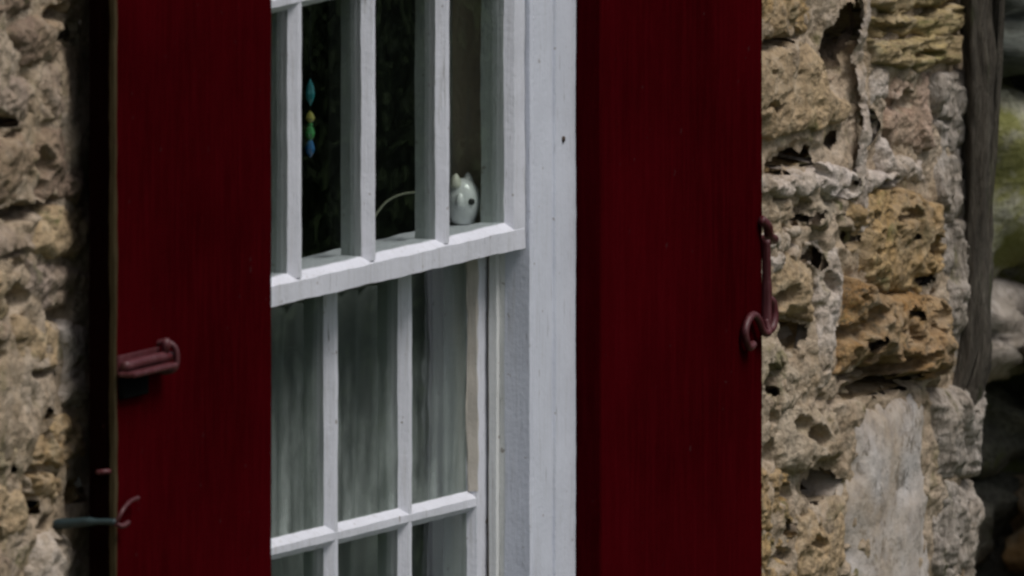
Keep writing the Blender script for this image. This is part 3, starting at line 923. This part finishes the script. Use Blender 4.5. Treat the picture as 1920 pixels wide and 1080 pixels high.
SI = 430            # clear half width inside the stiles
MX = (-198, 19, 238)
def sash(name, yf, zb, zt, rail_b, rail_t, zmid, glass, seed):
    root = empty(name, (0, mm(yf), Zm(zb)))
    adopt(root, win)
    def put(o):
        return adopt(o, root)
    yg, yb = yf + 10, yf + 38
    for s in (-1, 1):
        prof = [(s * SI, yg + 0.2), (s * SI, yg), (s * (SI + 5), yf), (s * (CI - 1.5), yf), (s * (CI - 1.5), yb), (s * SI, yb)]
        put(extrude('stile', [(mm(a), mm(b)) for a, b in prof], 'z', Zm(zb), Zm(zt), M['paint_sash'], None, 90, 0.0006, seed + s, (mm(yg + 0.5), M['paint_shaded'])))
    rb = [(zb, yf - 0.7), (zb + rail_b, yf - 0.7), (zb + rail_b + 8, yg), (zb + rail_b + 8, yb + 0.7), (zb, yb + 0.7)]
    put(extrude('rail', [(Zm(a), mm(b)) for a, b in rb], 'x', mm(-CI + 2), mm(CI - 2), M['paint_sash'], None, 110, 0.0007, seed + 3))
    rt = [(zt, yf - 0.7), (zt - rail_t, yf - 0.7), (zt - rail_t - 8, yg), (zt - rail_t - 8, yb + 0.7), (zt, yb + 0.7)]
    put(extrude('rail', [(Zm(a), mm(b)) for a, b in rt], 'x', mm(-CI + 2), mm(CI - 2), M['paint_sash'], None, 110, 0.0007, seed + 5))
    z_lo, z_hi = zb + rail_b + 6, zt - rail_t - 6
    sec = [(-13, yg), (-4.5, yf), (4.5, yf), (13, yg), (11, yg + 4), (6, yb - 1), (-6, yb - 1), (-11, yg + 4)]
    for k, x in enumerate(MX):
        put(extrude('muntin', [(mm(x + a), mm(b)) for a, b in sec], 'z', Zm(z_lo - 3), Zm(z_hi + 3), M['paint_sash'], None, 110, 0.0004, seed + 7 + k, (mm(yg + 0.5), M['paint_shaded'])))
    for k, zm in enumerate(zmid):
        put(extrude('muntin', [(Zm(zm + a * 0.92), mm(b - 0.6)) for a, b in sec], 'x', mm(-SI - 3), mm(SI + 3), M['paint_sash'], None, 110, 0.0004, seed + 13 + k, (mm(yg + 0.5), M['paint_shaded'])))
    xsn = (-SI - 3,) + MX + (SI + 3,)
    zsn = [z_lo - 2] + list(zmid) + [z_hi + 2]
    for i in range(4):
        for j in range(len(zsn) - 1):
            p = box('pane', mm(xsn[i] + 1), mm(xsn[i + 1] - 1), mm(yg + 0.4), mm(yg + 3.0), Zm(zsn[j] + 1), Zm(zsn[j + 1] - 1), glass)
            c = Vector(((xsn[i] + xsn[i + 1]) / 2000, 0, Zm((zsn[j] + zsn[j + 1]) / 2)))
            p.data.transform(Matrix.Translation(-c))
            p.location = c
            p.rotation_euler = (0, 0, 0)
            put(p)
    return root
upper = sash('upper_sash', 5, 4, 712, 22, 45, (340,), M['glass'], 20)
lower = sash('lower_sash', 50, -688, 30, 62, 22, (-280,), M['glass_film'], 40)
# bare weathered putty on the right hand pane of the lower sash
pt = extrude('putty', [(mm(SI - 1), mm(59.6)), (mm(SI - 1), mm(58.5)), (mm(SI + 4), mm(49.2)), (mm(SI + 7), mm(49.2)), (mm(SI + 7), mm(59.6))],
             'z', Zm(-268), Zm(4), M['putty'], None, 70, 0.0012, 61)
adopt(pt, lower)

# ------------------------------------------------------------------ shutters
def shutter(x0, x1, SF, SB, free, label):
    root = empty('window_shutter', (mm(x0 if free > 0 else x1), mm(SB), Zm(-680)))
    tag(root, label, 'shutter', 'pair of red shutters')
    a, b = (x0, x1)
    def put(o):
        return adopt(o, root)
    fw = 8
    # boarded leaf with its two long edges
    p = box('leaf', mm(a + 4), mm(b - 4), mm(SF), mm(SB), Zm(-675), Zm(700), M['red'], None, 0.0015)
    put(p)
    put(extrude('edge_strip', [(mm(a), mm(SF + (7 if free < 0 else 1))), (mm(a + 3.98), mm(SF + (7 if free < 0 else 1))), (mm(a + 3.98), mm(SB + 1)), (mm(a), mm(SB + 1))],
                'z', Zm(-675), Zm(700), M['edge_shade' if free < 0 else 'red_edge'], None, 60, 0.0004, a))
    put(extrude('edge_strip', [(mm(b - 3.98), mm(SF + 2)), (mm(b), mm(SF + 2)), (mm(b), mm(SB + 1)), (mm(b - 3.98), mm(SB + 1))],
                'z', Zm(-675), Zm(700), M['red_edge'], None, 60, 0.0004, b))
    if free < 0:
        put(extrude('worn_arris', [(mm(a - 0.5), mm(SF + 6.8)), (mm(a - 0.5), mm(SF + 1)), (mm(a + 1.5), mm(SF - 0.5)), (mm(a + 3.9), mm(SF - 0.5)), (mm(a + 3.9), mm(SF + 6.8))],
                    'z', Zm(-675), Zm(700), M['arris'], None, 120, 0.0008, a + 1))
    # ledges across the back
    for zz in (-520, 540):
        put(box('ledge', mm(a + 40), mm(b - 40), mm(SB - 8), mm(SB + 1.2), Zm(zz - 45), Zm(zz + 45), M['red'], None, 0.002))
    # strap hinges on the hinge side, out of the frame above and below
    hx = b if free < 0 else a
    sg = -1 if free < 0 else 1
    for zz in (-520, 540):
        put(box('hinge_strap', min(mm(hx), mm(hx + sg * 260)), max(mm(hx), mm(hx + sg * 260)), mm(SF - 4.5), mm(SF - 0.3), Zm(zz - 16), Zm(zz + 16), M['red_iron'], None, 0.001))
        kn = tube('hinge_knuckle', [(mm(hx - sg * 8), mm(SF + 4), Zm(zz - 26)), (mm(hx - sg * 8), mm(SF + 4), Zm(zz + 26))], 0.008, M['red_iron'])
        put(kn)
    return root
sh_l = shutter(-922, -464, -71, -41, -1, 'dark red board shutter with a bolt, nearer the left edge of the photo')
sh_r = shutter(599, 1090, -33, -3.5, 1, 'dark red board shutter between the white window frame and the right stone wall')

# bolt on the left shutter: back plate, bar, staple with a loop, knob
def on_left(o):
    return adopt(o, sh_l)
zb_ = -3
SF = -71
on_left(box('bolt_plate', mm(-921), mm(-802), mm(SF - 3.2), mm(SF - 0.4), Zm(zb_ - 9), Zm(zb_ + 12), M['red_iron'], None, 0.001))
on_left(box('bolt_shadow_block', mm(-922 + 6), mm(-846), mm(SF - 9), mm(SF - 0.5), Zm(zb_ - 36), Zm(zb_ - 13), M['bolt_shadow_black'], None, 0.002))  # dark block put in as the shadow below the bolt
on_left(box('bolt_bar', mm(-925), mm(-798), mm(SF - 25), mm(SF - 3.5), Zm(zb_ - 11), Zm(zb_ - 5), M['red_iron'], None, 0.0022))
on_left(tube('bolt_rod', spline([(mm(-922), mm(SF - 11), Zm(zb_ + 1)), (mm(-876), mm(SF - 11), Zm(zb_ + 2)), (mm(-826), mm(SF - 11), Zm(zb_ + 2)), (mm(-791), mm(SF - 11), Zm(zb_ + 1))], 6),
             0.0056, M['red_iron'], None, 12))
on_left(tube('staple', spline([(mm(-800), mm(SF + 2), Zm(zb_ + 15)), (mm(-798), mm(SF - 10), Zm(zb_ + 17)), (mm(-794), mm(SF - 19), Zm(zb_ + 9)), (mm(-793), mm(SF - 19), Zm(zb_ - 10)), (mm(-798), mm(SF - 10), Zm(zb_ - 16)), (mm(-802), mm(SF + 2), Zm(zb_ - 14))], 6),
             0.0034, M['red_iron'], None, 8))
on_left(tube('bolt_knob', [(mm(-808), mm(SF - 12), Zm(zb_ + 6)), (mm(-807), mm(SF - 13), Zm(zb_ + 16)), (mm(-807), mm(SF - 13), Zm(zb_ + 22))], [0.004, 0.006, 0.0035], M['red_iron'], None, 10))

# ------------------------------------------------------------------ iron holdbacks
hb = empty('shutter_holdback', (mm(-930), mm(-10), Zm(-178)))
tag(hb, 'small teal grey iron hook at the lower left shutter edge', 'hook', 'shutter holdbacks')
adopt(tube('spike', spline([(mm(-926), mm(15), Zm(-180)), (mm(-928), mm(-15), Zm(-177)), (mm(-930), mm(-45), Zm(-174)), (mm(-931), mm(-76), Zm(-173))], 6), [0.0075] * 7 + [0.0065] * 6 + [0.0045] * 6, M['iron'], None, 8, 0.8), hb)
adopt(tube('cross_bar', spline([(mm(-932), mm(-74), Zm(-177)), (mm(-932), mm(-80), Zm(-166)), (mm(-924), mm(-82), Zm(-158)), (mm(-905), mm(-82), Zm(-152)), (mm(-878), mm(-80), Zm(-151))], 6), 0.0023, M['red_iron'], None, 8), hb)
adopt(tube('tail_tip', spline([(mm(-932), mm(-74), Zm(-174)), (mm(-926), mm(-80), Zm(-178)), (mm(-912), mm(-82), Zm(-175))], 5), 0.0030, M['red_iron'], None, 8), hb)
eye = tube('edge_eye', spline([(mm(-916), mm(-64), Zm(-119)), (mm(-928), mm(-63), Zm(-118)), (mm(-930), mm(-54), Zm(-119)), (mm(-918), mm(-50), Zm(-120))], 5), 0.0028, M['red_iron'], None, 8)
on_left(eye)

hr = empty('shutter_holdback', (mm(1100), mm(-10), Zm(-60)))
tag(hr, 'dark red scrolled iron hook on the edge of the right shutter', 'hook', 'shutter holdbacks')
adopt(tube('pin', spline([(mm(1072), mm(-37), Zm(-16)), (mm(1082), mm(-41), Zm(-24)), (mm(1094), mm(-38), Zm(-36)), (mm(1125), mm(-30), Zm(-44)), (mm(1135), mm(15), Zm(-44))], 6), 0.0055, M['red_iron'], None, 10), hr)
adopt(tube('bar', spline([(mm(1084), mm(-38), Zm(-40)), (mm(1087), mm(-38), Zm(-75)), (mm(1087), mm(-38), Zm(-110)), (mm(1084), mm(-38), Zm(-138))], 6), [0.0055] * 9 + [0.0065] * 10, M['red_iron'], None, 10, 0.6), hr)
adopt(tube('scroll', spline([(mm(1084), mm(-38), Zm(-130)), (mm(1082), mm(-42), Zm(-144)), (mm(1068), mm(-42), Zm(-142)), (mm(1056), mm(-41), Zm(-128)), (mm(1042), mm(-40), Zm(-121)), (mm(1026), mm(-40), Zm(-126)), (mm(1017), mm(-40), Zm(-140)), (mm(1028), mm(-40), Zm(-156)), (mm(1042), mm(-40), Zm(-154))], 6), 0.0044, M['red_iron'], None, 10), hr)
adopt(tube('curl', spline([(mm(1084), mm(-38), Zm(-144)), (mm(1096), mm(-41), Zm(-140)), (mm(1103), mm(-41), Zm(-126)), (mm(1100), mm(-40), Zm(-112)), (mm(1090), mm(-39), Zm(-107))], 6), 0.0050, M['red_iron'], None, 10), hr)

# ------------------------------------------------------------------ things behind the glass
def lathe(name, prof, mat, parent, sides=20, cx=0, cy=0, cz=0, squash=1.0):
    verts, faces = [], []
    for (r, z) in prof:
        for k in range(sides):
            t = 2 * math.pi * k / sides
            verts.append((cx + r * math.cos(t), cy + r * math.sin(t) * squash, cz + z))
    n = sides
    for i in range(len(prof) - 1):
        for k in range(n):
            k2 = (k + 1) % n
            faces.append((i * n + k, i * n + k2, (i + 1) * n + k2, (i + 1) * n + k))
    faces.append(tuple(range(n))[::-1])
    faces.append(tuple((len(prof) - 1) * n + k for k in range(n)))
    return from_data(name, verts, faces, mat, parent, True)

oc = empty('china_ornament', (mm(438), mm(68), Zm(30.5)))
tag(oc, 'small white glossy ornament with a dark spot and thin curved tail behind the panes', 'ornament')
bd = lathe('body', [(0.010, 0.0), (0.0135, 0.003), (0.0165, 0.010), (0.0195, 0.020), (0.0205, 0.027), (0.0195, 0.034), (0.0165, 0.042), (0.012, 0.048), (0.006, 0.0515), (0.001, 0.052)], M['china'], oc, 24)
for (ex, ey, lean, m_) in ((0.006, -0.004, 0.15, 'china'), (-0.011, 0.004, -0.15, 'china_yellow')):
    e = lathe('ear', [(0.0085, 0.0), (0.0088, 0.003), (0.0070, 0.008), (0.0036, 0.0125), (0.0008, 0.0145)], M[m_], oc, 14, 0, 0, 0, 0.8)
    e.location = (ex, ey, 0.0435)
    e.rotation_euler = (0, lean, 0.5)
sp = lathe('spot', [(0.0040, 0.0), (0.0036, 0.0012), (0.001, 0.0016)], M['china_dark'], oc, 12)
sp.rotation_euler = Vector((-0.72, -0.69, 0.0)).to_track_quat('Z', 'Y').to_euler()
sp.location = (-0.0128, -0.0158, 0.027)
lathe('wing', [(0.001, 0.0), (0.007, 0.004), (0.0085, 0.011), (0.006, 0.018), (0.001, 0.022)], M['china'], oc, 16, -0.016, -0.004, 0.016, 0.7)
tl = tube('tail', spline([(-0.010, 0.012, 0.024), (-0.03, 0.025, 0.036), (-0.06, 0.04, 0.039), (-0.095, 0.05, 0.034), (-0.13, 0.052, 0.020), (-0.16, 0.05, 0.002), (-0.18, 0.05, -0.02)], 8), 0.0015, M['wire'], oc, 8)

sc_x, sc_y = mm(70), mm(102)
sun_c = empty('hanging_suncatcher', (sc_x, sc_y, Zm(136)))
tag(sun_c, 'string of blue, yellow and green glass beads hanging behind the upper panes', 'suncatcher')
tube('thread', [(0, 0, 0.0), (0.0005, 0, 0.25), (0, 0, 0.58)], 0.0005, M['thread'], sun_c, 6)
def drop(name, z, r, h, mat, sides=8):
    o = lathe(name, [(0.0006, 0), (r * 0.8, h * 0.25), (r, h * 0.45), (r * 0.7, h * 0.75), (0.0006, h)], mat, sun_c, sides, 0, 0, z)
    o.data.polygons.foreach_set('use_smooth', [False] * len(o.data.polygons))
    return o
drop('bead', 0.058, 0.0058, 0.030, M['bead_teal'])
drop('bead', 0.038, 0.0055, 0.014, M['bead_yellow'])
drop('bead', 0.018, 0.0058, 0.020, M['bead_green'])
drop('bead', 0.000, 0.0056, 0.022, M['bead_blue'])
drop('bead', 0.034, 0.0035, 0.006, M['bead_green'])

cv, cf = [], []
nx, nz = 150, 12
for j in range(nz + 1):
    for i in range(nx + 1):
        t = i / nx
        x = -0.513 + 1.026 * t
        z = Zm(-690) + (0.66) * j / nz
        ph = 2 * math.pi * (t * 15 + 0.5 * math.sin(t * 9))
        amp = 0.011 + 0.005 * math.sin(t * 23)
        cv.append((x, 0.137 + amp * math.sin(ph) * (1.15 - 0.3 * j / nz) + 0.004 * math.sin(7 * t + j * 0.5), z))
for j in range(nz):
    for i in range(nx):
        a = j * (nx + 1) + i
        cf.append((a, a + 1, a + nx + 2, a + nx + 1))
cur = from_data('net_curtain', cv, cf, M['net'], None, True)
tag(cur, 'grey white net half curtain in folds behind the lower panes', 'curtain')
rod = tube('curtain_rod', [(-0.519, 0.137, Zm(-28)), (0.519, 0.137, Zm(-28))], 0.004, M['wire'], None, 10)
rod.parent = cur

# ------------------------------------------------------------------ vine on the corner
vine = empty('climbing_vine', (1.83, -0.015, 0.0))
tag(vine, 'dark woody climber stem running up the corner of the stone wall', 'vine')
def strand(x, y, r, z0, z1, seed, wob=0.008, name='stem'):
    rnd = random.Random(seed)
    n = 420
    sides = 26
    verts, faces = [], []
    p1, p2, p3 = (rnd.uniform(0, 6.28) for _ in range(3))
    for i in range(n + 1):
        z = z0 + (z1 - z0) * i / n
        cx = x + wob * math.sin(z * 5 + p1) + 0.4 * wob * math.sin(z * 13 + p2)
        low = min(1.0, max(0.0, (1.38 - z) / 0.16))
        cx -= 0.022 * low * low * (3 - 2 * low)          # lower down it slips back behind the corner stones
        cy = y + wob * math.sin(z * 6 + p3) + 0.045 * low * low * (3 - 2 * low)
        rz = r * (1 - 0.10 * (z - z0) / (z1 - z0)) * (1 + 0.07 * math.sin(z * 17 + p2))
        ang = np.linspace(0, 2 * math.pi, sides, endpoint=False)
        q = vnoise(np.cos(ang) * 2.4 + z * 0.9, np.sin(ang) * 2.4 + z * 0.5, seed) * 0.30 + vnoise(np.cos(ang) * 5 + z * 5, np.sin(ang) * 5 + z * 7, seed + 5) * 0.22 + vnoise(np.cos(ang) * 3 + z * 31, np.sin(ang) * 3 - z * 27, seed + 9) * 0.14
        for k in range(sides):
            rr_ = rz * (1 + q[k])
            verts.append((cx + rr_ * math.cos(ang[k]), cy + rr_ * math.sin(ang[k]), z))
    for i in range(n):
        for k in range(sides):
            k2 = (k + 1) % sides
            faces.append((i * sides + k, i * sides + k2, (i + 1) * sides + k2, (i + 1) * sides + k))
    faces.append(tuple(range(sides))[::-1])
    faces.append(tuple(n * sides + k for k in range(sides)))
    return adopt(from_data(name, verts, faces, M['vine'], None, True), vine)
strand(1.800, -0.014, 0.019, 0.0, 2.6, 5)
strand(1.768, -0.012, 0.015, 0.0, 2.6, 8, 0.010)
strand(1.815, 0.030, 0.007, 0.0, 2.6, 17, 0.012)
strand(1.788, -0.032, 0.006, 0.0, 2.6, 23, 0.014)
strand(1.826, -0.004, 0.017, 0.0, 2.6, 11, 0.006)

# ------------------------------------------------------------------ garden wall beyond the corner
gw = empty('garden_wall', (4.0, 0.9, 0.0))
tag(gw, 'mossy rough stone garden wall seen beyond the house corner', 'wall', None, 'thing')
def rock(name, c, r, mat, seed, flat=0.0):
    bm = bmesh.new()
    bmesh.ops.create_icosphere(bm, subdivisions=4, radius=1.0)
    P = np.array([v.co[:] for v in bm.verts])
    q = (0.20 * fbm(P[:, 0] * 1.3 + P[:, 2], P[:, 1] * 1.3 + seed, seed, 3) + 0.10 * fbm(P[:, 0] * 5 + P[:, 2] * 3, P[:, 1] * 5 - P[:, 2] * 4, seed + 3, 4, 0.6))
    # boxy rather than round
    e = 3.2
    nrm = (np.abs(P) ** e).sum(1) ** (1 / e)
    P = P / nrm[:, None] * (1 + q)[:, None]
    P = P * np.array(r)
    for v, p in zip(bm.verts, P):
        v.co = p
    me = bpy.data.meshes.new(name)
    bm.to_mesh(me)
    bm.free()
    o = link_mesh(name, me, mat, None, True, Vector(c))
    o.rotation_euler = (0, 0, random.Random(seed).uniform(-0.2, 0.2))
    return adopt(o, gw)
# the wall runs square to the house, stones listed from its top down (centre z, half height, material)
GX, GY = 2.74, 0.37
RUN, OUT = Vector((0.50, -0.866, 0)), Vector((-0.866, -0.50, 0))
courses = [(1.705, 0.080, ['pale', 'grey', 'pale']), (1.565, 0.062, ['slate'] * 3), (1.385, 0.122, ['mossy', 'mossy', 'grey']), (1.205, 0.060, ['bark', 'bark', 'grey']),
           (1.09, 0.055, ['dark', 'dark', 'green']), (0.975, 0.062, ['dark', 'tan', 'mauve']), (0.84, 0.068, ['tan', 'mauve', 'mossy']), (0.70, 0.07, ['tan', 'grey', 'green']),
           (0.55, 0.075, ['mossy', 'grey', 'tan']), (0.39, 0.08, ['grey', 'tan', 'grey']), (0.22, 0.09, ['tan', 'mossy', 'grey']), (0.07, 0.08, ['grey', 'grey', 'tan'])]
sd = 500
for ci, (zc, hz, mats) in enumerate(courses):
    y = -0.95 + random.uniform(-0.05, 0.05)
    k = 0
    while y < 0.9:
        w = random.uniform(0.09, 0.16)
        c = Vector((GX, GY, zc + 0.09)) + RUN * (y + w) + OUT * (random.uniform(-0.03, 0.03) - (0.07 if mats[0] == 'dark' else 0))
        o = rock('stone', c, (0.13, w * 1.03, hz * 1.04), M[mats[k % 3]], sd)
        o.rotation_euler.z += math.radians(30)
        sd += 7
        k += 1
        y += 2 * w
bv, bf = box_data(-0.30, -0.06, -1.0, 1.0, 0.0, 1.80)
bv = [tuple(Vector((GX, GY, 0)) + OUT * p[0] - RUN * p[1] + Vector((0, 0, p[2]))) for p in bv]
adopt(from_data('backing', bv, bf, M['dark']), gw)

# ------------------------------------------------------------------ unseen leaf mass added out in front to darken what the panes reflect
hv, hf = [], []
hr_ = random.Random(21)
for k in range(26000):
    u, w_, h_ = hr_.uniform(-3.2, 3.2), hr_.uniform(-0.7, 0.7), hr_.uniform(0.0, 1.0)
    top = 2.3 + 0.35 * math.sin(u * 1.7) + 0.2 * math.sin(u * 4.1)
    thick = 0.75 + 0.18 * math.sin(u * 2.3 + h_ * 4)
    c = Vector((7.6, -3.0, 0)) + Vector((0.373, 0.923, 0)).normalized() * u * 0.9 + Vector((0.923, -0.373, 0)) * (w_ * thick) + Vector((0, 0, h_ * top))
    a = Vector((hr_.gauss(0, 1), hr_.gauss(0, 1), hr_.gauss(0, 0.6))).normalized()
    b = a.cross(Vector((hr_.gauss(0, 1), hr_.gauss(0, 1), hr_.gauss(0, 1)))).normalized()
    s_ = hr_.uniform(0.03, 0.06)
    o = len(hv)
    hv += [tuple(c - a * s_), tuple(c + b * s_ * 0.5), tuple(c + a * s_), tuple(c - b * s_ * 0.5)]
    hf.append((o, o + 1, o + 2, o + 3))
tag(from_data('added_hedge', hv, hf, M['leaf']), 'unseen mass of dark leaves added to darken the reflection in the window panes', 'added_hedge', None, 'stuff')
